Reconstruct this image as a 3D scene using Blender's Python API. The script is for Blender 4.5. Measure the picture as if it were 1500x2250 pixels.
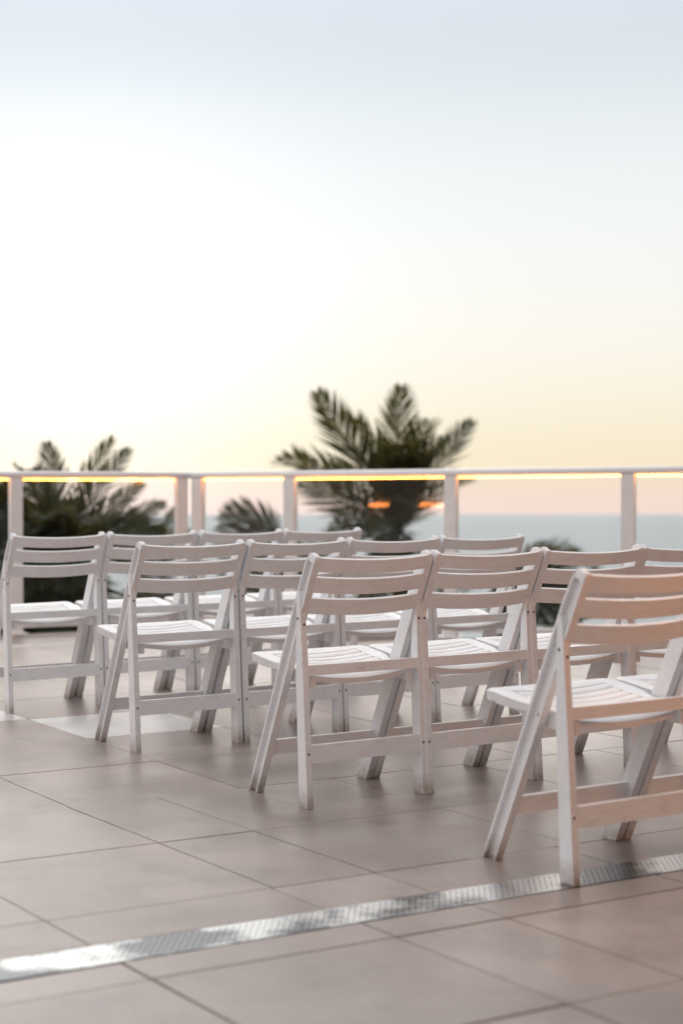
import bpy, bmesh, math, random
from mathutils import Vector, Matrix, Euler

for o in list(bpy.data.objects):
    bpy.data.objects.remove(o, do_unlink=True)
scene = bpy.context.scene
C = scene.collection
R = math.radians
PI = math.pi
rnd = random.Random(7)

# ---------------------------------------------------------------- camera
# deck frame: z = 0 is the tiled floor, +Y is the way the camera looks
CAM_H = 0.981
cd = bpy.data.cameras.new('camera')
cd.sensor_fit = 'VERTICAL'
cd.sensor_height = 36.0
cd.sensor_width = 24.0
cd.lens = 55.36
cd.clip_start = 0.05
cd.clip_end = 60000
cd.dof.use_dof = True
cd.dof.focus_distance = 5.3
cd.dof.aperture_fstop = 2.1
cam = bpy.data.objects.new('camera', cd)
C.objects.link(cam)
cam.location = (0, 0, CAM_H)
cam.rotation_euler = (R(90 - 0.911), 0, 0)
scene.camera = cam
scene.render.resolution_x = 682
scene.render.resolution_y = 1024

# ---------------------------------------------------------------- sky
SUN_AZ, SUN_EL = R(-10.0), R(4.5)          # low in the west, left of the view
SUN_DIR = Vector((math.sin(SUN_AZ) * math.cos(SUN_EL), math.cos(SUN_AZ) * math.cos(SUN_EL), math.sin(SUN_EL)))
world = bpy.data.worlds.new('World')
scene.world = world
world.use_nodes = True
wn, wl = world.node_tree.nodes, world.node_tree.links
wn.clear()


def srgb(r, g, b):
    f = lambda c: (c / 255 / 12.92) if c / 255 <= 0.04045 else ((c / 255 + 0.055) / 1.055) ** 2.4
    return (f(r), f(g), f(b), 1)


def wmath(op, a, b=None, clamp=False):
    n = wn.new('ShaderNodeMath')
    n.operation = op
    n.use_clamp = clamp
    for i, v in enumerate((a, b)):
        if v is None:
            continue
        if isinstance(v, (int, float)):
            n.inputs[i].default_value = v
        else:
            wl.new(v, n.inputs[i])
    return n.outputs[0]


tc = wn.new('ShaderNodeTexCoord')
nrm = wn.new('ShaderNodeVectorMath'); nrm.operation = 'NORMALIZE'
wl.new(tc.outputs['Generated'], nrm.inputs[0])
upd = wn.new('ShaderNodeVectorMath'); upd.operation = 'DOT_PRODUCT'
UP = Vector((0, 0.0174, 1)).normalized()   # the deck falls 1.7 % towards the building; true "up" in deck axes
upd.inputs[1].default_value = UP
wl.new(nrm.outputs[0], upd.inputs[0])
elev = wmath('SQRT', wmath('MAXIMUM', upd.outputs['Value'], 0.0))
ramp = wn.new('ShaderNodeValToRGB')
ramp.color_ramp.interpolation = 'B_SPLINE'
stops = [(0.0, (247, 221, 214)), (0.10, (247, 221, 208)), (0.15, (248, 227, 202)), (0.19, (241, 227, 194)),
         (0.25, (245, 235, 211)), (0.33, (246, 242, 231)), (0.42, (240, 244, 243)), (0.50, (227, 233, 236)),
         (0.575, (196, 208, 220)), (0.72, (232, 237, 245)), (1.0, (246, 249, 255))]
cr = ramp.color_ramp
while len(cr.elements) < len(stops):
    cr.elements.new(0.5)
for e, (p, c) in zip(cr.elements, stops):
    e.position = p
    k = 0.735 if p < 0.6 else (1.28 if p < 0.8 else 1.5)
    e.color = tuple(v * k for v in srgb(*c)[:3]) + (1,)
wl.new(elev, ramp.inputs[0])
sd = wn.new('ShaderNodeVectorMath'); sd.operation = 'DOT_PRODUCT'
sd.inputs[1].default_value = SUN_DIR
wl.new(nrm.outputs[0], sd.inputs[0])
cosg = sd.outputs['Value']
# broad fall-off from the sunset side to the dusk side
broad = wmath('ADD', wmath('MULTIPLY', wmath('POWER', wmath('MULTIPLY', wmath('ADD', cosg, 1.0), 0.5), 1.5), 0.20), 0.80)
# glow round the sun
glow = wmath('MULTIPLY', wmath('EXPONENT', wmath('MULTIPLY', wmath('SUBTRACT', cosg, 1.0), 95.0)), 0.24)
glow2 = wmath('MULTIPLY', wmath('EXPONENT', wmath('MULTIPLY', wmath('SUBTRACT', cosg, 1.0), 7.0)), 0.045)
gl = wmath('ADD', glow, glow2)
m1 = wn.new('ShaderNodeMixRGB'); m1.blend_type = 'MULTIPLY'; m1.inputs[0].default_value = 1.0
wl.new(ramp.outputs[0], m1.inputs[1])
cmb = wn.new('ShaderNodeCombineXYZ')
for i in range(3):
    wl.new(broad, cmb.inputs[i])
wl.new(cmb.outputs[0], m1.inputs[2])
cg = wn.new('ShaderNodeCombineXYZ')
wl.new(wmath('MULTIPLY', gl, 1.0), cg.inputs[0])
wl.new(wmath('MULTIPLY', gl, 0.99), cg.inputs[1])
wl.new(wmath('MULTIPLY', gl, 1.0), cg.inputs[2])
# the sky opposite the sunset is rosy
ros = wn.new('ShaderNodeMixRGB'); ros.blend_type = 'MULTIPLY'
wl.new(wmath('MULTIPLY', wmath('SUBTRACT', 0.35, cosg), 0.25, True), ros.inputs[0])
ros.inputs[2].default_value = (1.12, 0.90, 0.82, 1)
wl.new(m1.outputs[0], ros.inputs[1])
m2 = wn.new('ShaderNodeMixRGB'); m2.blend_type = 'ADD'; m2.inputs[0].default_value = 1.0
wl.new(ros.outputs[0], m2.inputs[1])
wl.new(cg.outputs[0], m2.inputs[2])
bg = wn.new('ShaderNodeBackground')
bg.inputs['Strength'].default_value = 1.0
wl.new(m2.outputs[0], bg.inputs[0])
wo = wn.new('ShaderNodeOutputWorld')
wl.new(bg.outputs[0], wo.inputs[0])

# ---------------------------------------------------------------- sun
sl = bpy.data.lights.new('sun', 'SUN')
sl.energy = 0.6
sl.angle = R(45)
sl.color = (1.0, 0.93, 0.84)
sun = bpy.data.objects.new('sun', sl)
C.objects.link(sun)
sun.rotation_euler = SUN_DIR.to_track_quat('Z', 'Y').to_euler()

vs = scene.view_settings
vs.view_transform = 'Standard'
vs.look = 'None'
vs.exposure = 0.47
vs.gamma = 1.0
vs.use_curve_mapping = False


# ---------------------------------------------------------------- materials
def material(name):
    m = bpy.data.materials.new(name)
    m.use_nodes = True
    n, l = m.node_tree.nodes, m.node_tree.links
    b = n['Principled BSDF']
    return m, n, l, b


def noise(n, l, scale, detail=4.0, rough=0.55, coord='Object', stretch=None):
    t = n.new('ShaderNodeTexCoord')
    x = n.new('ShaderNodeTexNoise')
    x.inputs['Scale'].default_value = scale
    x.inputs['Detail'].default_value = detail
    x.inputs['Roughness'].default_value = rough
    if coord == 'World':
        gp = n.new('ShaderNodeNewGeometry')
        l.new(gp.outputs['Position'], x.inputs['Vector'])
        return x.outputs['Fac']
    if stretch:
        mp = n.new('ShaderNodeMapping')
        mp.inputs['Scale'].default_value = stretch
        l.new(t.outputs[coord], mp.inputs[0])
        l.new(mp.outputs[0], x.inputs['Vector'])
    else:
        l.new(t.outputs[coord], x.inputs['Vector'])
    return x.outputs['Fac']


def cramp(n, l, src, stops):
    r = n.new('ShaderNodeValToRGB')
    e = r.color_ramp.elements
    while len(e) < len(stops):
        e.new(0.5)
    for el, (p, c) in zip(e, stops):
        el.position = p
        el.color = c if len(c) == 4 else (*c, 1)
    l.new(src, r.inputs[0])
    return r.outputs[0]


def mixc(n, l, fac, a, b, mode='MIX'):
    m = n.new('ShaderNodeMixRGB')
    m.blend_type = mode
    for i, v in enumerate((fac, a, b)):
        if isinstance(v, (int, float)):
            m.inputs[i].default_value = v
        elif isinstance(v, tuple):
            m.inputs[i].default_value = v if len(v) == 4 else (*v, 1)
        else:
            l.new(v, m.inputs[i])
    return m.outputs[0]


def bump(n, l, b, src, strength, dist=0.002):
    x = n.new('ShaderNodeBump')
    x.inputs['Strength'].default_value = strength
    x.inputs['Distance'].default_value = dist
    l.new(src, x.inputs['Height'])
    l.new(x.outputs[0], b.inputs['Normal'])


def mat_resin():
    m, n, l, b = material('white_resin')
    tco = n.new('ShaderNodeTexCoord')
    oi = n.new('ShaderNodeObjectInfo')
    sh = n.new('ShaderNodeVectorMath'); sh.operation = 'MULTIPLY_ADD'
    sh.inputs[1].default_value = (37, 23, 11)
    l.new(oi.outputs['Random'], sh.inputs[0])
    l.new(tco.outputs['Object'], sh.inputs[2])

    def rn(scale, detail, rough, stretch=(1, 1, 1), dist=0.0):
        mp = n.new('ShaderNodeMapping'); mp.inputs['Scale'].default_value = stretch
        l.new(sh.outputs[0], mp.inputs[0])
        x = n.new('ShaderNodeTexNoise')
        x.inputs['Scale'].default_value = scale; x.inputs['Detail'].default_value = detail
        x.inputs['Roughness'].default_value = rough; x.inputs['Distortion'].default_value = dist
        l.new(mp.outputs[0], x.inputs['Vector'])
        return x.outputs['Fac']
    d1 = cramp(n, l, rn(9, 6, 0.7), [(0.50, (0, 0, 0)), (0.78, (1, 1, 1))])
    d2 = cramp(n, l, rn(60, 5, 0.75, (0.25, 1, 1)), [(0.45, (0, 0, 0)), (0.8, (1, 1, 1))])
    d3 = cramp(n, l, rn(16, 3, 0.6, (0.5, 1, 1), 2.5), [(0.485, (0, 0, 0)), (0.5, (1, 1, 1)), (0.515, (0, 0, 0))])
    dm = cramp(n, l, rn(6, 2, 0.5), [(0.56, (0, 0, 0)), (0.70, (1, 1, 1))])
    d3 = mixc(n, l, 1.0, d3, dm, 'MULTIPLY')
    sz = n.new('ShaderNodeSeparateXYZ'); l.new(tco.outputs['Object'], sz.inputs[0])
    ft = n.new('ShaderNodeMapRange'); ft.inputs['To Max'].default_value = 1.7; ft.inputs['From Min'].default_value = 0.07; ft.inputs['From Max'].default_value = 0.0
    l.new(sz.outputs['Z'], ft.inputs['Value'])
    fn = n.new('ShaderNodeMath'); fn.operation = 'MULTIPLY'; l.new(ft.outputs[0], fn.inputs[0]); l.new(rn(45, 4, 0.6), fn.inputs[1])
    c = mixc(n, l, 0.0, (0.85, 0.85, 0.87), (0.85, 0.85, 0.87))
    mm = n.new('ShaderNodeMath'); mm.operation = 'MULTIPLY'; mm.inputs[1].default_value = 0.28
    l.new(d1, mm.inputs[0])
    c = mixc(n, l, mm.outputs[0], c, (0.62, 0.56, 0.51))
    mm2 = n.new('ShaderNodeMath'); mm2.operation = 'MULTIPLY'; mm2.inputs[1].default_value = 0.34
    l.new(d2, mm2.inputs[0])
    c = mixc(n, l, mm2.outputs[0], c, (0.55, 0.49, 0.45))
    mm3 = n.new('ShaderNodeMath'); mm3.operation = 'MULTIPLY'; mm3.inputs[1].default_value = 0.45
    l.new(d3, mm3.inputs[0])
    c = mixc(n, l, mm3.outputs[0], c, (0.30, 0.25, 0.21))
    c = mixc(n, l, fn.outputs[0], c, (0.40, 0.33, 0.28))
    l.new(c, b.inputs['Base Color'])
    b.inputs['Roughness'].default_value = 0.42
    bump(n, l, b, noise(n, l, 140, 4), 0.25, 0.0012)
    return m


def mat_resin_clean():
    m, n, l, b = material('white_resin_seat')
    c = cramp(n, l, noise(n, l, 14, 5, 0.6), [(0.35, (0.84, 0.835, 0.85)), (0.75, (0.74, 0.72, 0.72))])
    l.new(c, b.inputs['Base Color'])
    b.inputs['Roughness'].default_value = 0.38
    bump(n, l, b, noise(n, l, 140, 4), 0.15, 0.001)
    return m


def mat_simple(name, col, rough=0.5, metal=0.0, var=0.1, scale=8.0, bmp=0.0):
    m, n, l, b = material(name)
    lo = tuple(c * (1 - var) for c in col)
    hi = tuple(min(1, c * (1 + var)) for c in col)
    l.new(cramp(n, l, noise(n, l, scale, 5), [(0.3, lo), (0.7, hi)]), b.inputs['Base Color'])
    b.inputs['Roughness'].default_value = rough
    b.inputs['Metallic'].default_value = metal
    if bmp:
        bump(n, l, b, noise(n, l, scale * 6, 4), bmp, 0.002)
    return m


def mat_tile(name, c1, c2, rough):
    m, n, l, b = material(name)
    oi = n.new('ShaderNodeObjectInfo')
    tco = n.new('ShaderNodeTexCoord')
    big = n.new('ShaderNodeTexNoise'); big.inputs['Scale'].default_value = 1.6
    big.inputs['Detail'].default_value = 6; big.inputs['Roughness'].default_value = 0.62
    gpos = n.new('ShaderNodeNewGeometry')
    l.new(gpos.outputs['Position'], big.inputs['Vector'])
    base = cramp(n, l, big.outputs['Fac'], [(0.30, c1), (0.70, c2)])
    vv = n.new('ShaderNodeMapRange')
    vv.inputs['To Min'].default_value = 0.86
    vv.inputs['To Max'].default_value = 1.07
    l.new(oi.outputs['Random'], vv.inputs['Value'])
    cx = n.new('ShaderNodeCombineXYZ')
    for i in range(3):
        l.new(vv.outputs[0], cx.inputs[i])
    base = mixc(n, l, 1.0, base, cx.outputs[0], 'MULTIPLY')
    st = cramp(n, l, noise(n, l, 3.4, 6, 0.7, 'World'), [(0.50, (0, 0, 0)), (0.76, (1, 1, 1))])
    ms = n.new('ShaderNodeMath'); ms.operation = 'MULTIPLY'; ms.inputs[1].default_value = 0.6
    l.new(st, ms.inputs[0])
    base = mixc(n, l, ms.outputs[0], base, tuple(c * 0.6 for c in c1))
    cl = cramp(n, l, noise(n, l, 0.9, 5, 0.6, 'World'), [(0.35, (0.78, 0.76, 0.75)), (0.62, (1.12, 1.12, 1.12))])
    base = mixc(n, l, 1.0, base, cl, 'MULTIPLY')
    sp = cramp(n, l, noise(n, l, 150, 3, 0.6, 'World'), [(0.35, (0.88, 0.88, 0.88)), (0.65, (1.06, 1.06, 1.06))])
    base = mixc(n, l, 1.0, base, sp, 'MULTIPLY')
    l.new(base, b.inputs['Base Color'])
    rr = n.new('ShaderNodeMapRange')
    rr.inputs['To Min'].default_value = rough - 0.08
    rr.inputs['To Max'].default_value = rough + 0.12
    l.new(big.outputs['Fac'], rr.inputs['Value'])
    l.new(rr.outputs[0], b.inputs['Roughness'])
    bump(n, l, b, noise(n, l, 240, 3, 0.6, 'World'), 0.25, 0.0012)
    return m


def mat_emit(name, col, strength):
    m, n, l, b = material(name)
    b.inputs['Base Color'].default_value = (0.9, 0.8, 0.6, 1)
    b.inputs['Emission Color'].default_value = (*col, 1)
    b.inputs['Emission Strength'].default_value = strength
    return m


def mat_glass():
    m, n, l, b = material('glass')
    out = n['Material Output']
    n.remove(b)
    tr = n.new('ShaderNodeBsdfTransparent'); tr.inputs[0].default_value = (0.975, 0.975, 0.97, 1)
    gl = n.new('ShaderNodeBsdfGlossy'); gl.inputs['Roughness'].default_value = 0.01
    fr = n.new('ShaderNodeFresnel'); fr.inputs[0].default_value = 1.28
    mx = n.new('ShaderNodeMixShader')
    l.new(fr.outputs[0], mx.inputs[0]); l.new(tr.outputs[0], mx.inputs[1]); l.new(gl.outputs[0], mx.inputs[2])
    l.new(mx.outputs[0], out.inputs[0])
    return m


def mat_leaf(name, c1, c2, trans):
    m, n, l, b = material(name)
    out = n['Material Output']
    col = cramp(n, l, noise(n, l, 3.0, 4), [(0.3, c1), (0.7, c2)])
    l.new(col, b.inputs['Base Color'])
    b.inputs['Roughness'].default_value = 0.5
    b.inputs['Specular IOR Level'].default_value = 0.2
    t = n.new('ShaderNodeBsdfTranslucent'); t.inputs[0].default_value = (*trans, 1)
    mx = n.new('ShaderNodeMixShader'); mx.inputs[0].default_value = 0.25
    l.new(b.outputs[0], mx.inputs[1]); l.new(t.outputs[0], mx.inputs[2])
    l.new(mx.outputs[0], out.inputs[0])
    return m


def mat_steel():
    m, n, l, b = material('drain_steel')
    p = cramp(n, l, noise(n, l, 3.6, 4, 0.6, 'World'), [(0.48, (0.56, 0.57, 0.57)), (0.57, (0.12, 0.13, 0.14))])  # bright and dark reflection patches painted into the steel colour by noise
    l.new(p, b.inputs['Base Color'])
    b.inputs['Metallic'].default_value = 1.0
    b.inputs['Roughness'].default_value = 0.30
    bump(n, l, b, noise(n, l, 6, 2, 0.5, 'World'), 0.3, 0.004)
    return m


def mat_sea():
    m, n, l, b = material('sea_water')
    b.inputs['Base Color'].default_value = (0.45, 0.49, 0.505, 1)
    b.inputs['Specular IOR Level'].default_value = 0.06
    b.inputs['Roughness'].default_value = 0.55
    b.inputs['IOR'].default_value = 1.33
    w1 = noise(n, l, 0.35, 6, 0.6, 'Object', (0.6, 1.5, 1))
    bump(n, l, b, w1, 1.0, 1.6)
    return m


M = {
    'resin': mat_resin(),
    'seat': mat_resin_clean(),
    'bolt': mat_simple('bolt_metal', (0.22, 0.20, 0.19), 0.4, 0.8),
    'tile': mat_tile('stone_tile', (0.262, 0.216, 0.199), (0.395, 0.340, 0.318), 0.34),
    'tile_light': mat_tile('light_stone_tile', (0.66, 0.65, 0.645), (0.74, 0.73, 0.725), 0.30),
    'grout': mat_simple('grout', (0.17, 0.143, 0.132), 0.9, 0, 0.6, 1.8, 0.3),
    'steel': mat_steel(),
    'trough': mat_simple('drain_trough', (0.02, 0.02, 0.02), 0.8),
    'white_metal': mat_simple('white_powder_coat', (0.86, 0.85, 0.85), 0.30, 0, 0.05, 12, 0.05),
    'rail': mat_simple('glossy_white_rail', (0.88, 0.89, 0.92), 0.16, 0, 0.02, 12),
    'led': mat_emit('led_strip', (1.0, 0.28, 0.035), 10.0),
    'low_lamp': mat_emit('low_lamp', (1.0, 0.30, 0.07), 35.0),
    'led_bead': mat_emit('led_bead', (1.0, 0.40, 0.07), 13.0),
    'lamp': mat_emit('warm_lamp', (1.0, 0.38, 0.11), 20.0),
    'glass': mat_glass(),
    'frond': mat_leaf('palm_frond', (0.014, 0.024, 0.016), (0.032, 0.045, 0.024), (0.26, 0.23, 0.07)),
    'leaf': mat_leaf('broad_leaf', (0.03, 0.05, 0.03), (0.06, 0.085, 0.045), (0.10, 0.12, 0.05)),
    'bark': mat_simple('palm_bark', (0.20, 0.16, 0.12), 0.9, 0, 0.35, 6, 0.6),
    'rachis': mat_simple('palm_rachis', (0.16, 0.17, 0.07), 0.6, 0, 0.2, 6),
    'sea': mat_sea(),
    'sand': mat_simple('garden_ground', (0.16, 0.15, 0.10), 0.95, 0, 0.4, 0.8, 0.4),
    'dark_glass': mat_simple('dark_glass', (0.05, 0.05, 0.06), 0.1),
    'stucco': mat_simple('beige_stucco', (0.21, 0.155, 0.13), 0.85, 0, 0.06, 5, 0.2),
    'slab': mat_simple('deck_edge', (0.55, 0.50, 0.47), 0.7, 0, 0.1, 5),
}


# ---------------------------------------------------------------- helpers
def link_mesh(name, bm, mat, parent=None, smooth=False, loc=None):
    bmesh.ops.recalc_face_normals(bm, faces=bm.faces[:])
    me = bpy.data.meshes.new(name)
    bm.to_mesh(me)
    bm.free()
    me.materials.append(mat)
    if smooth:
        for p in me.polygons:
            p.use_smooth = True
    o = bpy.data.objects.new(name, me)
    C.objects.link(o)
    if parent:
        o.parent = parent
    if loc is not None:
        o.location = loc
    return o


def empty(name, loc=(0, 0, 0), rz=0.0):
    o = bpy.data.objects.new(name, None)
    o.empty_display_size = 0.1
    C.objects.link(o)
    o.location = loc
    o.rotation_euler = (0, 0, rz)
    return o


def tag(o, label, cat, group=None):
    o['label'] = label
    o['category'] = cat
    if group:
        o['group'] = group
    return o


def structure(o):
    o['kind'] = 'structure'
    return o


def loft(bm, rings, caps=True):
    """rings: list of lists of points, same count; closed round each ring."""
    vr = [[bm.verts.new(p) for p in r] for r in rings]
    k = len(vr[0])
    for a, b in zip(vr, vr[1:]):
        for i in range(k):
            bm.faces.new((a[i], a[(i + 1) % k], b[(i + 1) % k], b[i]))
    if caps:
        bm.faces.new(vr[0][::-1])
        bm.faces.new(vr[-1])
    return vr


def box(bm, x0, x1, y0, y1, z0, z1):
    loft(bm, [[(x0, y0, z0), (x1, y0, z0), (x1, y1, z0), (x0, y1, z0)],
              [(x0, y0, z1), (x1, y0, z1), (x1, y1, z1), (x0, y1, z1)]])


def bevel(bm, off, seg=2, ang=35):
    es = [e for e in bm.edges if len(e.link_faces) == 2 and e.calc_face_angle(0) > R(ang)]
    if es:
        bmesh.ops.bevel(bm, geom=es, offset=off, segments=seg, profile=0.5, affect='EDGES', clamp_overlap=True)


def copy_tree(o, parent=None):
    c = o.copy()
    C.objects.link(c)
    c.parent = parent
    for ch in o.children:
        copy_tree(ch, c)
    return c


TH = R(30.5)                                   # direction of the tile rows and of the drain
RV = Vector((math.cos(TH), math.sin(TH), 0))
UV = Vector((-math.sin(TH), math.cos(TH), 0))


def ru(r, u, z=0.0):
    p = RV * r + UV * u
    return Vector((p.x, p.y, z))


# ---------------------------------------------------------------- deck, drain, sea, ground
FL = Vector((-2.26, 10.4, 0)); FLD = Vector((0.891, 0.454, 0)).normalized()      # left balustrade line
CORNER = Vector((-1.045, 11.02, 0)); FRD = Vector((0.906, -0.423, 0)).normalized()  # right balustrade line

bm = bmesh.new()
outline = [Vector((-9, -7, 0)), Vector((9, -7, 0)), CORNER + FRD * 9 + Vector((0.05, 0.1, 0)), CORNER + Vector((0.0, 0.11, 0)),
           FL - FLD * 7.5 + Vector((-0.05, 0.1, 0))]
loft(bm, [[(p.x, p.y, -0.42) for p in outline], [(p.x, p.y, -0.006) for p in outline]])
floor = structure(link_mesh('floor', bm, M['grout']))

# tile rows: u of each joint
U = [0.55, 1.15, 1.75, 2.345, 2.885, 3.017, 3.160, 3.395, 3.985, 4.575, 5.185, 5.785, 6.39, 6.985, 7.58, 8.175, 8.77, 9.33, 9.44, 10.02, 10.61, 11.2]


def drift(u):
    return -0.075 * (u - 3.4) if u < 4.5 else -0.0825 - 0.045 * (u - 4.5)


G = 0.57
near_cols = [-1.06, -0.49, 0.08, 0.65, 1.222, 1.80, 2.10, 2.67, 3.24, 3.81, 4.38, 4.95]
mid_cols = [-1.06, -0.49, 0.08, 0.65, 1.222, 1.806, 2.10, 2.39, 2.74, 3.31, 3.88, 4.45, 5.0]
far_cols = [2.40 + 0.588 * i for i in range(-9, 14)]


def inside_deck(p):
    a = (p - CORNER).dot(Vector((-FRD.y, FRD.x, 0)))
    b = (p - FL).dot(Vector((-FLD.y, FLD.x, 0)))
    return a < -0.06 and b < -0.02 if p.x > CORNER.x else b < -0.02 and a < 2


def in_view(p):
    return p.y > 0.8 and abs(p.x) < p.y * 0.217 + 1.3


JG = 0.0016
tile_n = 0
for k in range(len(U) - 1):
    u0, u1 = U[k], U[k + 1]
    if abs(u0 - 3.017) < 1e-6:
        continue                                 # the drain runs here
    cols = near_cols if u1 < 3.97 else (mid_cols if u1 < 4.6 else far_cols)
    strip = abs(u0 - 9.33) < 1e-6
    for a, b in zip(cols, cols[1:]):
        um = (u0 + u1) / 2
        c = ru((a + b) / 2 + drift(um), um)
        if not in_view(c) or not inside_deck(c):
            continue
        q = [(a, u0), (b, u0), (b, u1), (a, u1)]
        if not all(inside_deck(ru(r_ + drift(u_), u_)) for r_, u_ in q):
            # trim the tile against the fence line: keep it, cut back
            u1c = u1
            while u1c > u0 + 0.05 and not all(inside_deck(ru(r_ + drift(u_), u_)) for r_, u_ in [(a, u0), (b, u0), (b, u1c), (a, u1c)]):
                u1c -= 0.04
            if u1c <= u0 + 0.06:
                continue
        else:
            u1c = u1
        dz = rnd.uniform(-0.0012, 0.0008)
        g = JG * rnd.uniform(0.75, 1.35)
        if u1 < 3.0:
            g *= 1.5
        pts = [ru(r_ + s_ * g + drift(u_), u_ + t_ * g) - c for (r_, u_), (s_, t_) in
               zip([(a, u0), (b, u0), (b, u1c), (a, u1c)], [(1, 1), (-1, 1), (-1, -1), (1, -1)])]
        ins = [p * (1 - 0.0022 / max(p.length, 0.05)) for p in pts]
        bm = bmesh.new()
        loft(bm, [[(p.x, p.y, -0.014) for p in pts], [(p.x, p.y, -0.0012 + dz) for p in pts], [(p.x, p.y, dz) for p in ins]])
        light = strip or (abs(u0 - 5.785) < 1e-6 and 2.35 < a < 2.45) or (abs(u0 - 6.39) < 1e-6 and 1.75 < a < 1.85)
        o = link_mesh('light_floor_tile' if light else 'floor_tile', bm, M['rail' if strip else 'tile_light' if light else 'tile'], floor, loc=c)
        tile_n += 1
print('tiles', tile_n)

# perforated drain cover between two rows of tiles
drain = empty('drain_channel', ru(2.0, 3.0885), TH)
tag(drain, 'stainless steel drain cover strip with rows of punched holes crossing the tiled floor', 'drain')
DL, DW = 0.60, 0.132


def grate_mesh():
    bm = bmesh.new()
    nx, ny = 72, 9
    cx, cy = DL / nx, (DW - 0.02) / ny
    m = 8
    vc = {}

    def V(x, y, z=0.0):
        k = (round(x, 5), round(y, 5), round(z, 5))
        if k not in vc:
            vc[k] = bm.verts.new((x, y, z))
        return vc[k]
    x00, y00 = -DL / 2 + 0.0006, -DW / 2 + 0.01
    cx = (DL - 0.0012) / nx
    for i in range(nx):
        for j in range(ny):
            x0, y0 = x00 + i * cx, y00 + j * cy
            xc, yc = x0 + cx / 2, y0 + cy / 2
            per = [(x0, y0), (xc, y0), (x0 + cx, y0), (x0 + cx, yc), (x0 + cx, y0 + cy), (xc, y0 + cy), (x0, y0 + cy), (x0, yc)]
            if (i + j) % 2 == 0:
                hole = [(xc + 0.0023 * math.cos(R(225 + 45 * q)), yc + 0.0031 * math.sin(R(225 + 45 * q))) for q in range(m)]
                for q in range(m):
                    bm.faces.new((V(*per[q]), V(*per[(q + 1) % m]), V(*hole[(q + 1) % m]), V(*hole[q])))
                    bm.faces.new((V(*hole[q]), V(*hole[(q + 1) % m]), V(*hole[(q + 1) % m], -0.004), V(*hole[q], -0.004)))
            else:
                bm.faces.new([V(*p) for p in per])
    for s in (-1, 1):                           # folded long edges
        ye, yo = s * (DW / 2 - 0.01), s * DW / 2
        for i in range(nx):
            x0, x1, xc = x00 + i * cx, x00 + (i + 1) * cx, x00 + (i + .5) * cx
            bm.faces.new((V(x0, ye), V(xc, ye), V(x1, ye), V(x1, yo), V(x0, yo)))
            bm.faces.new((V(x0, yo), V(x1, yo), V(x1, yo, -0.012), V(x0, yo, -0.012)))
    return bm


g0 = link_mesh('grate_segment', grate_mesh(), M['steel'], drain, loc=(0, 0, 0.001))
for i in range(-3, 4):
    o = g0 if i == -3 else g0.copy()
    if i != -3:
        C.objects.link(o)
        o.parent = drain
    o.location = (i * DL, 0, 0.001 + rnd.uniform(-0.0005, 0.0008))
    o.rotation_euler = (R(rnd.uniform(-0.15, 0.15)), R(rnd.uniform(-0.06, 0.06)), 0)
bm = bmesh.new()
box(bm, -2.4, 2.4, -0.069, 0.069, -0.055, -0.013)
link_mesh('trough', bm, M['trough'], drain)

# sea (true level: the deck itself falls 1.7 % towards the building) and the garden below the deck
bm = bmesh.new()
SL = -0.0172
for (x0, x1, y0, y1) in [(-30000, 30000, 70, 30000)]:
    vsq = [bm.verts.new((x, y, -9.0 + SL * y)) for x, y in ((x0, y0), (x1, y0), (x1, y1), (x0, y1))]
    bm.faces.new(vsq)
sea = structure(link_mesh('sea', bm, M['sea']))
bm = bmesh.new()
vsq = [bm.verts.new((x, y, z)) for x, y, z in ((-400, -60, -7.0), (400, -60, -7.0), (400, 78, -10.6), (-400, 78, -10.6))]
bm.faces.new(vsq)
ground = structure(link_mesh('ground', bm, M['sand']))


# ---------------------------------------------------------------- balustrade
def frame_pts(o, d, t, off, z):
    n = Vector((-d.y, d.x, 0))
    p = o + d * t + n * off
    return (p.x, p.y, z)


def bar(name, o, d, t0, t1, off0, off1, z0, z1, mat, parent, zr=(0, 0), bev=0.003):
    """box along a fence line, z0/z1 raised by zr at each end."""
    bm = bmesh.new()
    loft(bm, [[frame_pts(o, d, t, off0, z0 + dz), frame_pts(o, d, t, off1, z0 + dz), frame_pts(o, d, t, off1, z1 + dz), frame_pts(o, d, t, off0, z1 + dz)]
              for t, dz in ((t0, zr[0]), (t1, zr[1]))])
    if bev:
        bevel(bm, bev)
    return link_mesh(name, bm, mat, parent)


def rail_tube(name, o, d, t0, t1, z, hw, hh, parent, zr):
    bm = bmesh.new()
    rings = []
    for t, dz in ((t0, zr[0]), (t1, zr[1])):
        ring = []
        for i in range(20):
            a = 2 * PI * i / 20
            ca, sa = math.cos(a), math.sin(a)
            ex = 0.6
            ring.append(frame_pts(o, d, t, hw * math.copysign(abs(ca) ** ex, ca), z + dz + hh * math.copysign(abs(sa) ** ex, sa)))
        rings.append(ring)
    loft(bm, rings)
    return link_mesh(name, bm, M['rail'], parent, smooth=True)


def led(o, d, t0, t1, z, parent, zr):
    s = bar('led_strip', o, d, t0, t1, -0.006, 0.006, z - 0.0032, z + 0.0032, M['led'], parent, zr, 0)
    bm = bmesh.new()
    nb = int((t1 - t0) / 0.022)
    for i in range(nb):
        t = t0 + (i + 0.5) * (t1 - t0) / nb
        dz = zr[0] + (zr[1] - zr[0]) * (i + .5) / nb
        loft(bm, [[frame_pts(o, d, t + a, -0.0095, z + dz + b) for a, b in ((-.005, -.0024), (.005, -.0024), (.005, .0024), (-.005, .0024))],
                  [frame_pts(o, d, t + a, -0.0055, z + dz + b) for a, b in ((-.006, -.0030), (.006, -.0030), (.006, .0030), (-.006, .0030))]])
    link_mesh('led_beads', bm, M['led_bead'], s)['kind'] = 'stuff'


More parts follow.
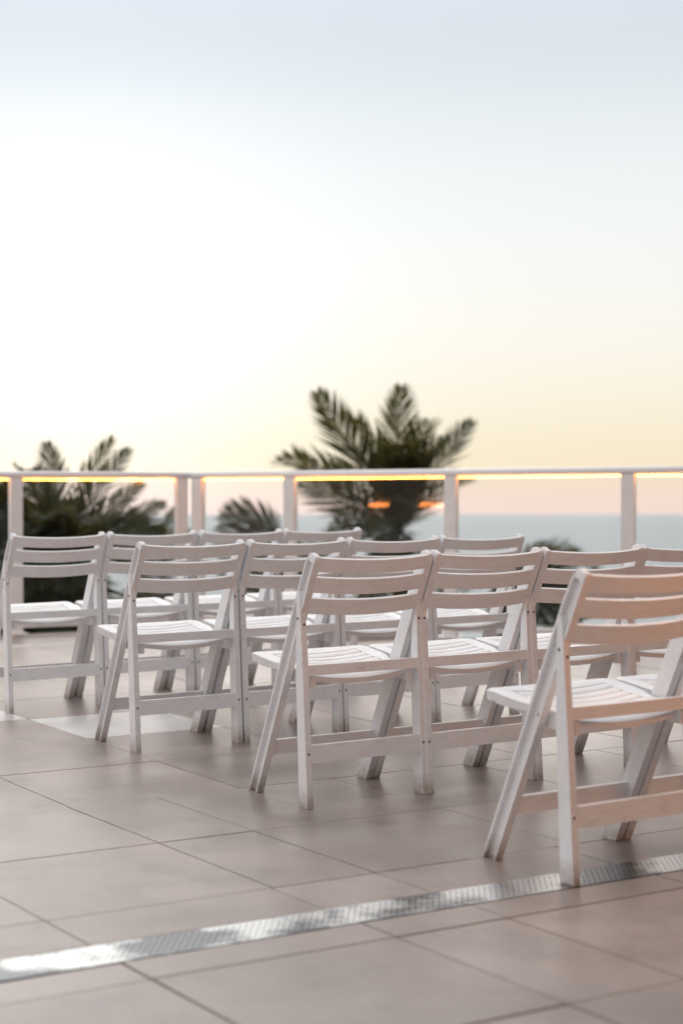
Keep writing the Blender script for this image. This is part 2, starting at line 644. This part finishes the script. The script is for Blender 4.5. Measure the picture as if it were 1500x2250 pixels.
PW, PD = 0.040, 0.030            # half width, half depth of a post


def run(root, o, d, posts, ends, zrail, slope, rail_ends):
    def dz(t):
        return slope * t
    for t in posts:
        bar('post', o, d, t - PW, t + PW, -PD, PD, 0.0, zrail - 0.045 + dz(t), M['white_metal'], root, bev=0.004)
        bar('base_plate', o, d, t - PW - 0.03, t + PW + 0.03, -PD - 0.03, PD + 0.03, 0.0, 0.010, M['white_metal'], root, bev=0.003)
    rail_tube('top_rail', o, d, rail_ends[0], rail_ends[1], zrail - 0.0225, 0.034, 0.0225, root, (dz(rail_ends[0]), dz(rail_ends[1])))
    for a, b in ends:
        z2 = (dz(a), dz(b))
        bar('bottom_rail', o, d, a + PW, b - PW, -0.020, 0.020, 0.045, 0.088, M['white_metal'], root, bev=0.003)
        bar('glass_pane', o, d, a + PW + 0.006, b - PW - 0.006, 0.004, 0.014, 0.084, zrail - 0.05, M['glass'], root, z2, 0)
        led(o, d, a + PW + 0.012, b - PW - 0.012, zrail - 0.056, root, z2)


lf = empty('glass_balustrade', FL)
tag(lf, 'left balustrade run with white posts and glass, in front of the dense dark palm', 'balustrade', 'balustrade runs')
lp = [-2.228, -1.058, 0.113, 1.283]
run(lf, Vector((0, 0, 0)), FLD, lp, list(zip(lp, lp[1:])), 1.086, 0.0, (-3.4, 1.318))
rf = empty('glass_balustrade', CORNER)
tag(rf, 'right balustrade run with white posts and glass, in front of the sea', 'balustrade', 'balustrade runs')
rp = [0.052, 0.772, 1.938, 3.104, 4.270, 5.44]
run(rf, Vector((0, 0, 0)), FRD, rp, list(zip(rp, rp[1:])), 1.086, 0.0065, (-0.030, 6.0))


# ---------------------------------------------------------------- the folding chair
HX = 0.225
FOOT_Y, TOP_Y, TOP_Z = 0.345, -0.012, 0.775
DIR = Vector((0, TOP_Y - FOOT_Y, TOP_Z)).normalized()
NRM = Vector((0, DIR.z, -DIR.y))               # forward-up normal of the upright
ULEN = math.hypot(TOP_Y - FOOT_Y, TOP_Z)
BASE = Vector((0, FOOT_Y, 0))


def upright_mesh(s):
    bm = bmesh.new()
    xo, xw, xi = 0.2225, 0.2075, 0.198
    hp, fl = 0.0255, 0.0075
    prof = [(xi, -hp), (xo, -hp), (xo, -hp + fl), (xw, -hp + fl), (xw, hp - fl), (xo, hp - fl), (xo, hp), (xi, hp)]
    rings = []
    r0 = []
    for x, p in prof:
        q = BASE + NRM * p
        t = -q.z / DIR.z
        q = q + DIR * t
        r0.append((s * x, q.y, q.z))
    rings.append(r0)
    for t, k in ((ULEN * 0.5, 1), (ULEN - 0.10, 0.98), (ULEN - 0.03, 0.86), (ULEN - 0.012, 0.78), (ULEN, 0.5)):
        sh = -hp * (1 - k)
        rings.append([(s * (x - (0.004 if t == ULEN and x == xo else 0)), *(BASE + DIR * t + NRM * (p * k + sh)).yz) for x, p in prof])
    loft(bm, rings)
    bevel(bm, 0.0016, 1, 40)
    return bm


def cap_mesh(s):
    """closed top end of the channel, rounded over."""
    bm = bmesh.new()
    rings = []
    for t, a in ((ULEN - 0.020, 1.0), (ULEN - 0.004, 0.98), (ULEN + 0.003, 0.80), (ULEN + 0.005, 0.5)):
        ring = []
        for x, p in ((0.1975, -0.026), (0.2215, -0.026), (0.2215, 0.012), (0.1975, 0.012)):
            xm, pm = 0.2095, -0.008
            q = BASE + DIR * t + NRM * (pm + (p - pm) * a)
            ring.append((s * (xm + (x - xm) * a), q.y, q.z))
        rings.append(ring)
    loft(bm, rings)
    bevel(bm, 0.002, 1, 40)
    return bm


def rear_leg_mesh(s):
    bm = bmesh.new()
    xo, xi = 0.2265, 0.2050
    rings = []
    for z, y0, y1 in ((0, 0.0, 0.050), (0.40, 0.0270, 0.068), (0.60, 0.0415, 0.066), (0.645, 0.045, 0.064), (0.662, 0.049, 0.060)):
        xi2 = xi if z < 0.5 else xi + 0.003
        rings.append([(s * xi2, y0, z), (s * xo, y0, z), (s * xo, y1, z), (s * xi2, y1, z)])
    loft(bm, rings)
    bevel(bm, 0.0022, 2, 30)
    return bm


def rail_mesh(x, y0, y1, z0, z1, lean=0.0):
    bm = bmesh.new()
    n = 8
    rings = []
    for i in range(n + 1):
        xx = -x + 2 * x * i / n
        rings.append([(xx, y0 + lean * z0, z0), (xx, y1 + lean * z0, z0), (xx, y1 + lean * z1, z1), (xx, y0 + lean * z1, z1)])
    loft(bm, rings)
    bevel(bm, 0.0025, 2, 40)
    return bm


def back_slat_mesh(s0, s1, bulge, thick=0.011):
    """curved slat; s measured down from the top of the upright."""
    bm = bmesh.new()
    n = 16
    rings = []
    x_end = 0.206
    for i in range(n + 1):
        k = -1 + 2 * i / n
        x = x_end * k
        b = bulge * (1 - k * k)
        ring = []
        for s_, p_ in ((s0, 0), (s0, thick), (s1, thick), (s1, 0)):
            e = 0.0
            q = BASE + DIR * (ULEN - s_) + NRM * (-0.0245 - b + p_ + e)
            ring.append((x, q.y, q.z))
        rings.append(ring)
    loft(bm, rings)
    bevel(bm, 0.0028, 2, 40)
    return bm


def seat_w(y):
    if y < 0.16:
        return 0.192
    if y < 0.24:
        k = (y - 0.16) / 0.08
        return 0.192 + 0.026 * (k * k * (3 - 2 * k))
    if y < 0.345:
        return 0.218
    k = (y - 0.345) / 0.05
    return 0.218 - 0.030 * k * k


def seat_z(x, y):
    w = seat_w(y)
    k = min(1, abs(x) / w)
    dish = 0.020 * (1 - k * k) * (1.0 if y < 0.25 else max(0.0, 1 - ((y - 0.25) / 0.14) ** 2))
    z = 0.412 + (y - 0.055) * 0.135 - dish
    if y > 0.325:
        z -= 0.016 * ((y - 0.325) / 0.07) ** 2
    if y < 0.085:
        z -= 0.010 * ((0.085 - y) / 0.03) ** 2
    return z


SY0, SY1 = 0.095, 0.325          # slatted area
SLW = 0.160


def seat_mesh():
    bm = bmesh.new()
    ys = [0.055, 0.062, 0.072, 0.084, SY0, SY0 + 0.0001, 0.13, 0.16, 0.19, 0.22, 0.25, 0.28, SY1 - 0.0001, SY1, 0.345, 0.365, 0.380, 0.390, 0.395]
    ks = [-1, -0.97, -0.92, -0.84, 'a', 'b', -0.5, -0.25, 0, 0.25, 0.5, 'c', 'd', 0.84, 0.92, 0.97, 1]
    top, bot = [], []
    for y in ys:
        w = seat_w(y)
        rt, rb = [], []
        for k in ks:
            x = {'a': -SLW - 0.0005, 'b': -SLW, 'c': SLW, 'd': SLW + 0.0005}.get(k, None)
            if x is None:
                x = k * w
            z = seat_z(x, y)
            e = abs(x) / w
            if e > 0.9:
                z -= 0.007 * ((e - 0.9) / 0.1) ** 2
            if SY0 < y < SY1 and abs(x) <= SLW + 1e-6:
                z -= 0.009
            th = (0.022 + 0.010 * max(0, min(1, (y - 0.2) / 0.1))) if 0.062 < y < 0.385 else 0.016
            rt.append(bm.verts.new((x, y, z)))
            rb.append(bm.verts.new((x * (0.985 if e > 0.9 else 1), y, seat_z(x, y) - th - (0.004 if SY0 < y < SY1 else 0))))
        top.append(rt)
        bot.append(rb)
    n, m = len(ys), len(ks)
    for i in range(n - 1):
        for j in range(m - 1):
            bm.faces.new((top[i][j], top[i][j + 1], top[i + 1][j + 1], top[i + 1][j]))
            bm.faces.new((bot[i][j], bot[i + 1][j], bot[i + 1][j + 1], bot[i][j + 1]))
        bm.faces.new((top[i][0], top[i + 1][0], bot[i + 1][0], bot[i][0]))
        bm.faces.new((top[i][-1], bot[i][-1], bot[i + 1][-1], top[i + 1][-1]))
    for j in range(m - 1):
        bm.faces.new((top[0][j], bot[0][j], bot[0][j + 1], top[0][j + 1]))
        bm.faces.new((top[-1][j], top[-1][j + 1], bot[-1][j + 1], bot[-1][j]))
    return bm


def seat_slat_mesh(y0, y1):
    bm = bmesh.new()
    n = 12
    rings = []
    for i in range(n + 1):
        x = -SLW + 0.003 + (2 * SLW - 0.006) * i / n
        ring = []
        for y, dz in ((y0, -0.012), (y0, -0.0025), (y0 + 0.003, 0.0), ((y0 + y1) / 2, 0.0012), (y1 - 0.003, 0.0), (y1, -0.0025), (y1, -0.012)):
            ring.append((x, y, seat_z(x, y) + dz))
        rings.append(ring)
    loft(bm, rings)
    return bm


def side_rail_mesh(s):
    bm = bmesh.new()
    rings = []
    for y, h in ((0.040, 0.036), (0.10, 0.040), (0.20, 0.040), (0.27, 0.030), (0.325, 0.012)):
        zt = 0.412 + (y - 0.055) * 0.135 - 0.012
        rings.append([(s * 0.172, y, zt - h), (s * 0.1905, y, zt - h), (s * 0.1905, y, zt), (s * 0.172, y, zt)])
    loft(bm, rings)
    bevel(bm, 0.003, 2, 40)
    return bm


def bolt_mesh(r=0.0045, h=0.003):
    bm = bmesh.new()
    rings = []
    for rr, z in ((r, -0.002), (r, h * 0.5), (r * 0.7, h)):
        rings.append([(rr * math.cos(2 * PI * i / 10), rr * math.sin(2 * PI * i / 10), z) for i in range(10)])
    loft(bm, rings)
    return bm


def make_chair():
    root = empty('folding_chair')
    for s in (-1, 1):
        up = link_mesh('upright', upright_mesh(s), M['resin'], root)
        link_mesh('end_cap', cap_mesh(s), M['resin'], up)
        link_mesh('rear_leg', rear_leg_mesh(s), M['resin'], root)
    link_mesh('back_rail', rail_mesh(0.206, 0.004, 0.026, 0.402, 0.434, 0.068), M['resin'], root)
    link_mesh('lower_rail', rail_mesh(0.206, 0.003, 0.024, 0.136, 0.190, 0.068), M['resin'], root)
    link_mesh('front_stretcher', rail_mesh(0.199, 0.268, 0.286, 0.126, 0.172, 0.0), M['resin'], root)
    for s0, s1 in ((-0.001, 0.045), (0.065, 0.117), (0.137, 0.190)):
        link_mesh('back_slat', back_slat_mesh(s0, s1, 0.023), M['resin'], root)
    seat = link_mesh('seat', seat_mesh(), M['seat'], root, smooth=False)
    ns = 6
    pitch = (SY1 - SY0) / ns
    for i in range(ns):
        link_mesh('seat_slat', seat_slat_mesh(SY0 + i * pitch + 0.0028, SY0 + (i + 1) * pitch - 0.0028), M['seat'], seat)
    for s in (-1, 1):
        link_mesh('side_rail', side_rail_mesh(s), M['seat'], seat)
    b0 = None
    for s in (-1, 1):
        spots = [((s * 0.2075, 0.156, 0.402), (0, s * PI / 2, 0)), ((s * 0.2263, 0.057, 0.578), (0, s * PI / 2, 0)),
                 ((s * 0.2150, 0.0125, 0.165), (PI / 2, 0, 0)), ((s * 0.2150, 0.0395, 0.560), (PI / 2, 0, 0))]
        for loc, rot in spots:
            if b0 is None:
                b0 = link_mesh('bolt', bolt_mesh(), M['bolt'], root)
                o = b0
            else:
                o = b0.copy()
                C.objects.link(o)
                o.parent = root
            o.location = loc
            o.rotation_euler = rot
    return root


def smooth_by_angle(o, ang=35):
    me = o.data
    for p in me.polygons:
        p.use_smooth = True
    bmx = bmesh.new()
    bmx.from_mesh(me)
    for e in bmx.edges:
        e.smooth = not (len(e.link_faces) == 2 and e.calc_face_angle(0) > R(ang))
    bmx.to_mesh(me)
    bmx.free()


chair0 = make_chair()
for ch in chair0.children_recursive:
    smooth_by_angle(ch, 50 if ch.name.startswith('seat') else 38)

GROUP = 'white folding chairs set out in rows'
# (r, u) of the outer rear left foot of each row's first chair, row angle, pitch, labels
ROWS = [
    ((2.447, 3.030), 32.5, 0.452, [
        'nearest white folding chair, its rear left leg standing on the drain cover',
        'white folding chair right of the nearest one, only its front leg in view']),
    ((2.336, 4.166), 32.8, 0.4505, [
        'white folding chair at the aisle end of the second row, picture centre',
        'second white folding chair from the aisle in the second row',
        'third white folding chair of the second row, partly behind the nearest chair',
        'white folding chair of the second row cut by the right picture edge']),
    ((2.284, 5.360), 33.8, 0.4635, [
        'white folding chair at the aisle end of the third row, beside the light tile',
        'second white folding chair from the aisle in the third row',
        'third white folding chair from the aisle in the third row',
        'last white folding chair at the far right end of the third row']),
    ((2.215, 6.585), 34.5, 0.4655, [
        'white folding chair at the left picture edge, aisle end of the farthest row',
        'second white folding chair in the farthest row, below the paired corner posts',
        'third white folding chair from the aisle in the farthest row',
        'last white folding chair at the far right end of the farthest row']),
]
first = True
for (r0, u0), ang, pitch, labels in ROWS:
    a = R(ang)
    rd = Vector((math.cos(a), math.sin(a), 0))
    fd = Vector((-math.sin(a), math.cos(a), 0))
    p0 = ru(r0, u0)
    for i, lab in enumerate(labels):
        o = chair0 if first else copy_tree(chair0)
        first = False
        jit = 0.0 if i == 0 else rnd.uniform(-0.006, 0.006)
        o.location = p0 + rd * (HX + i * pitch) + fd * jit
        o.rotation_euler = (0, 0, a + (0 if i == 0 else R(rnd.uniform(-0.8, 0.8))))
        tag(o, lab, 'chair', GROUP)


# ---------------------------------------------------------------- palms and shrubs beyond the deck
def at(px, py, Y, z=None):
    """point at depth Y that the photo shows at (px, py)."""
    f = 3460.0
    return Vector(((px - 750) / f * Y, Y, CAM_H - (py - 1070) / f * Y))


def frond_mesh(L, droop, seed, leaf=0.85, nl=60, wid=0.022):
    rg = random.Random(seed)
    bm = bmesh.new()
    # rachis in the xz plane, starting along +x and bending down
    pts = []
    ang = 0.0
    p = Vector((0, 0, 0))
    N = 16
    for i in range(N + 1):
        pts.append((p.copy(), ang))
        ang -= droop / N * (0.4 + 1.2 * i / N)
        p = p + Vector((math.cos(ang), 0, math.sin(ang))) * (L / N)

    def pos(t):
        x = t * N
        i = min(N - 1, int(x))
        k = x - i
        return pts[i][0].lerp(pts[i + 1][0], k), pts[i][1] * (1 - k) + pts[i + 1][1] * k
    rings = []
    for i in range(0, N + 1, 2):
        q, an = pts[i]
        r = 0.022 * (1 - i / N) + 0.004
        rings.append([(q.x - math.sin(an) * r * math.sin(a_), r * math.cos(a_), q.z + math.cos(an) * r * math.sin(a_)) for a_ in (0, PI / 2, PI, 3 * PI / 2)])
    loft(bm, rings)
    for i in range(nl):
        t = 0.16 + 0.84 * i / (nl - 1)
        q, an = pos(min(0.999, t))
        ll = leaf * (math.sin(PI * min(1, 0.18 + 0.80 * t)) ** 0.7) * rg.uniform(0.85, 1.1) + 0.06
        tang = Vector((math.cos(an), 0, math.sin(an)))
        up = Vector((-math.sin(an), 0, math.cos(an)))
        for s in (-1, 1):
            fwd = R(rg.uniform(40, 56) + 12 * t)
            side = Vector((0, s, 0))
            d = (tang * math.sin(R(90) - (R(90) - fwd)) * 0 + tang * math.cos(R(90) - fwd) + side * math.cos(fwd)).normalized()
            lift = rg.uniform(0.05, 0.35)
            d = (d + up * lift).normalized()
            sag = rg.uniform(0.2, 0.7)
            w = wid * rg.uniform(0.8, 1.2)
            wv = tang.cross(d).normalized().cross(d).normalized() * w
            a0 = q
            a1 = q + d * ll * 0.5 + Vector((0, 0, -0.06 * sag * ll))
            a2 = q + d * ll + Vector((0, 0, -0.45 * sag * ll))
            v = [bm.verts.new(a0 - wv * 0.5), bm.verts.new(a0 + wv * 0.5), bm.verts.new(a1 + wv), bm.verts.new(a1 - wv), bm.verts.new(a2)]
            bm.faces.new((v[0], v[1], v[2], v[3]))
            bm.faces.new((v[3], v[2], v[4]))
    me = bpy.data.meshes.new('frond')
    bm.to_mesh(me)
    bm.free()
    me.materials.append(M['frond'])
    return me


FROND = [frond_mesh(2.5, dr, 30 + i, lf_, nl_, w_) for i, (dr, lf_, nl_, w_) in enumerate(
    ((0.35, .78, 40, .032), (0.7, .80, 40, .032), (1.1, .82, 40, .032), (1.5, .85, 40, .03), (1.9, .85, 40, .03),
     (0.45, .68, 34, .025), (0.9, .78, 34, .025), (1.35, .85, 34, .025)))]


def palm(loc, ground_z, fronds, label, scale=1.0, seed=1, lean=(0, 0), group='palms beyond the balustrade'):
    """fronds: list of (azimuth deg, elevation deg, mesh index, length factor)"""
    rg = random.Random(seed)
    root = empty('palm_tree', (loc.x + lean[0], loc.y + lean[1], ground_z))
    tag(root, label, 'palm', group)
    H = loc.z - ground_z
    bm = bmesh.new()
    rings = []
    n = 22
    for i in range(n + 1):
        t = i / n
        cx, cy = -lean[0] * t ** 1.6, -lean[1] * t ** 1.6
        r = (0.17 - 0.06 * t) * scale * (1.35 - 0.35 * min(1, t * 6)) * (1.07 if i % 2 else 1.0)
        rings.append([(cx + r * math.cos(2 * PI * j / 12), cy + r * math.sin(2 * PI * j / 12), H * t) for j in range(12)])
    loft(bm, rings)
    link_mesh('trunk', bm, M['bark'], root, smooth=True)
    crown = empty('crown', (-lean[0], -lean[1], H))
    crown.parent = root
    for az, el, mi, lf_ in fronds:
        o = bpy.data.objects.new('frond', FROND[mi])
        C.objects.link(o)
        o.parent = crown
        k = lf_ * scale
        o.scale = (k, k, k)
        e = Matrix.Rotation(R(az), 4, 'Z') @ Matrix.Rotation(-R(el), 4, 'Y') @ Matrix.Rotation(R(rg.uniform(-22, 22) + abs(math.cos(R(az))) * rg.choice((-1, 1)) * rg.uniform(35, 65)), 4, 'X')
        o.rotation_euler = e.to_euler()
    return root


def crown_set(n, seed, el_lo=-35, el_hi=80):
    rg = random.Random(seed)
    out = []
    for i in range(n):
        t = i / (n - 1)
        el = el_hi + (el_lo - el_hi) * t + rg.uniform(-8, 8)
        mi = 0 if el > 60 else 1 if el > 35 else 2 if el > 5 else 3 if el > -20 else 4
        out.append((i * 137.5 + rg.uniform(-15, 15), el, mi, rg.uniform(0.85, 1.08)))
    return out


GZ = -8.0
# fronds: azimuth (180 = left in the picture, 0 = right, 270 = towards the deck), elevation, curve, length
palm(at(872, 1185, 19), GZ,
     [(268, 85, 5, .74), (232, 81, 6, .70), (308, 80, 6, .66), (262, 74, 2, .62), (278, 70, 2, .60), (270, 60, 1, .58), (266, 52, 1, .56), (276, 44, 2, .55), (262, 32, 2, .55),
      (272, 18, 2, .55), (268, 4, 3, .5), (258, -8, 3, .5), (280, -10, 3, .5), (270, -22, 4, .55), (90, 74, 6, .62), (95, 55, 1, .5), (205, 76, 6, .56), (330, 78, 6, .58),
      (180, 65, 5, .80), (183, 50, 6, .72), (176, 34, 6, .66), (186, 10, 7, .56), (200, 22, 7, .5),
      (0, 64, 5, .68), (4, 54, 6, .48), (340, 72, 5, .56)],
     'tall dark palm rising above the balustrade rail right of centre', 1.0, 5, (0.5, 0.3))
palm(at(135, 1235, 15.5), GZ,
     [(150, 86, 5, .48), (20, 76, 5, .52), (12, 66, 5, .52), (170, 74, 5, .42), (180, 48, 6, .5), (270, 50, 2, .46), (262, 42, 2, .48),
      (270, 40, 2, .45), (285, 35, 2, .45), (255, 33, 2, .45), (240, 45, 2, .5), (300, 45, 2, .5), (230, 30, 2, .5), (310, 30, 2, .5),
      (270, 25, 2, .55), (260, 12, 2, .55), (282, 5, 3, .55), (250, -5, 3, .55), (295, -8, 3, .5), (270, -20, 3, .6), (240, -25, 4, .6), (275, 18, 2, .5), (265, 0, 2, .5), (278, -12, 3, .55), (262, -28, 3, .6), (250, 20, 2, .5), (290, 15, 2, .5), (258, 30, 2, .45), (280, 28, 2, .45), (270, -35, 3, .6), (285, -35, 3, .6), (255, -40, 3, .6), (300, -25, 4, .5),
      (180, 55, 1, .55), (190, 38, 2, .55), (170, 45, 2, .55), (175, 22, 2, .52), (205, 15, 3, .5), (200, 50, 2, .5),
      (0, 50, 5, .44), (352, 36, 5, .46), (6, 22, 5, .42), (345, 10, 6, .36), (90, 55, 2, .5), (60, 40, 2, .5), (120, 40, 2, .5), (140, 60, 1, .5)],
     'dense dark palm behind the left balustrade pane', 1.0, 6, (-0.4, 0.3))
palm(at(645, 1185, 21), GZ,
     [(180, 36, 7, .50), (178, 24, 7, .52), (184, 10, 7, .50), (186, -6, 7, .5), (275, -30, 4, .45),
      (250, -20, 4, .5), (290, -15, 3, .4), (0, -25, 7, .34), (220, -25, 4, .5), (270, -30, 4, .55), (186, -12, 4, .45)],
     'low palm with drooping fronds seen through the pane right of the corner posts', 1.0, 7, (0.3, 0.2))
palm(at(1125, 1245, 19), GZ,
     [(2, 34, 7, .40), (355, 22, 7, .46), (350, 8, 7, .46), (10, -6, 7, .46), (330, 30, 7, .34), (325, 0, 4, .46), (300, -10, 4, .45), (270, -5, 4, .40),
      (260, -15, 4, .5), (280, -25, 4, .5), (310, -25, 4, .5), (200, 0, 7, .4), (180, -10, 7, .4), (340, -20, 4, .5), (355, -28, 7, .55), (240, -20, 4, .5)],
     'low palm behind the chair backs right of the big palm', 1.0, 8, (0.3, 0.2))
palm(at(335, 1300, 21), GZ,
     [(178, 84, 5, .46), (2, 80, 5, .46), (190, 68, 5, .42), (10, 64, 5, .42), (170, 52, 6, .38), (350, 48, 6, .40), (270, 30, 6, .40),
      (260, 10, 3, .36), (285, 5, 3, .36), (230, -10, 3, .4), (310, -10, 3, .4), (270, -25, 3, .45)],
     'small spiky palm seen through the left pane beside the corner posts', 1.0, 9, (0.3, 0.2))


# ---------------------------------------------------------------- unseen building behind the camera, shaped to shade the chair backs, and lamps
bl = empty('building', ru(0, -1.6), TH)
tag(bl, 'unseen tall stucco building landward of the deck, shaped to shade the chair backs', 'building')


def part_box(name, x0, x1, y0, y1, z0, z1, mat, parent, bev=0.0):
    bm = bmesh.new()
    box(bm, x0, x1, y0, y1, z0, z1)
    if bev:
        bevel(bm, bev)
    return link_mesh(name, bm, mat, parent)


part_box('wall', 0.6, 18, -0.4, 0.0, -7.5, 13, M['stucco'], bl)  # unseen wall, made tall and dark to shade the chair backs
for st in range(4):
    for i in range(5):
        x0 = 1.4 + i * 3.0
        w_ = part_box('window', x0, x0 + 2.2, 0.002, 0.05, 0.1 + st * 3.2, 2.4 + st * 3.2, M['white_metal'], bl)
        part_box('pane', x0 + 0.07, x0 + 2.13, 0.052, 0.06, 0.17 + st * 3.2, 2.33 + st * 3.2, M['dark_glass'], w_)
    part_box('balcony_slab' if st else 'canopy', 0.6, 18, 0.002, 1.2 if st else 3.66, 2.75 + st * 3.2, 2.95 + st * 3.2, M['stucco'], bl)  # the unseen canopy is added to darken the near floor
for x in (3.1, 6.6, 10.1):  # unseen columns added to carry the lamps
    part_box('column', x - 0.12, x + 0.12, 3.40, 3.64, 0.0, 2.748, M['stucco'], bl, 0.01)
for x, lab in ((3.1, 'warm lamp on the canopy column nearest the chairs'), (6.6, 'warm lamp on the farther canopy column')):
    lp_ = empty('wall_lamp', ru(x, -1.6 + 3.64, 1.25), TH)
    tag(lp_, lab, 'lamp', 'lamps on the canopy columns')
    part_box('back_plate', -0.08, 0.08, 0.002, 0.02, -0.25, 0.25, M['white_metal'], lp_, 0.003)
    part_box('diffuser', -0.06, 0.06, 0.021, 0.10, -0.22, 0.22, M['lamp'], lp_, 0.01)

pw = empty('planter_wall', (-5.1, 5.27, 0), math.atan2(-0.36, 0.51))  # unseen wall added to carry the strip lamps mirrored in the glass
tag(pw, 'unseen low planter wall added left of the deck, holding two lamps mirrored in glass', 'wall')
part_box('wall', -1.4, 1.4, -0.20, -0.004, 0.0, 0.92, M['white_metal'], pw, 0.01)
part_box('coping', -1.43, 1.43, -0.23, 0.02, 0.922, 0.97, M['white_metal'], pw, 0.006)
for x, w_, lab in ((-0.35, 0.105, 'short orange strip lamp low on the planter wall'), (0.27, 0.148, 'longer orange strip lamp low on the planter wall')):
    d_ = Vector((0.51, -0.36, 0)).normalized()
    lo = empty('strip_lamp', Vector((-5.1, 5.27, 0.779)) + d_ * x, math.atan2(-0.36, 0.51))
    tag(lo, lab, 'lamp', 'strip lamps on the planter wall')
    part_box('housing', -w_ - 0.015, w_ + 0.015, 0.0, 0.012, -0.035, 0.035, M['white_metal'], lo, 0.003)
    part_box('diffuser', -w_, w_, 0.0125, 0.03, -0.023, 0.023, M['low_lamp'], lo, 0.003)

result = None
print('objects', len(bpy.data.objects))
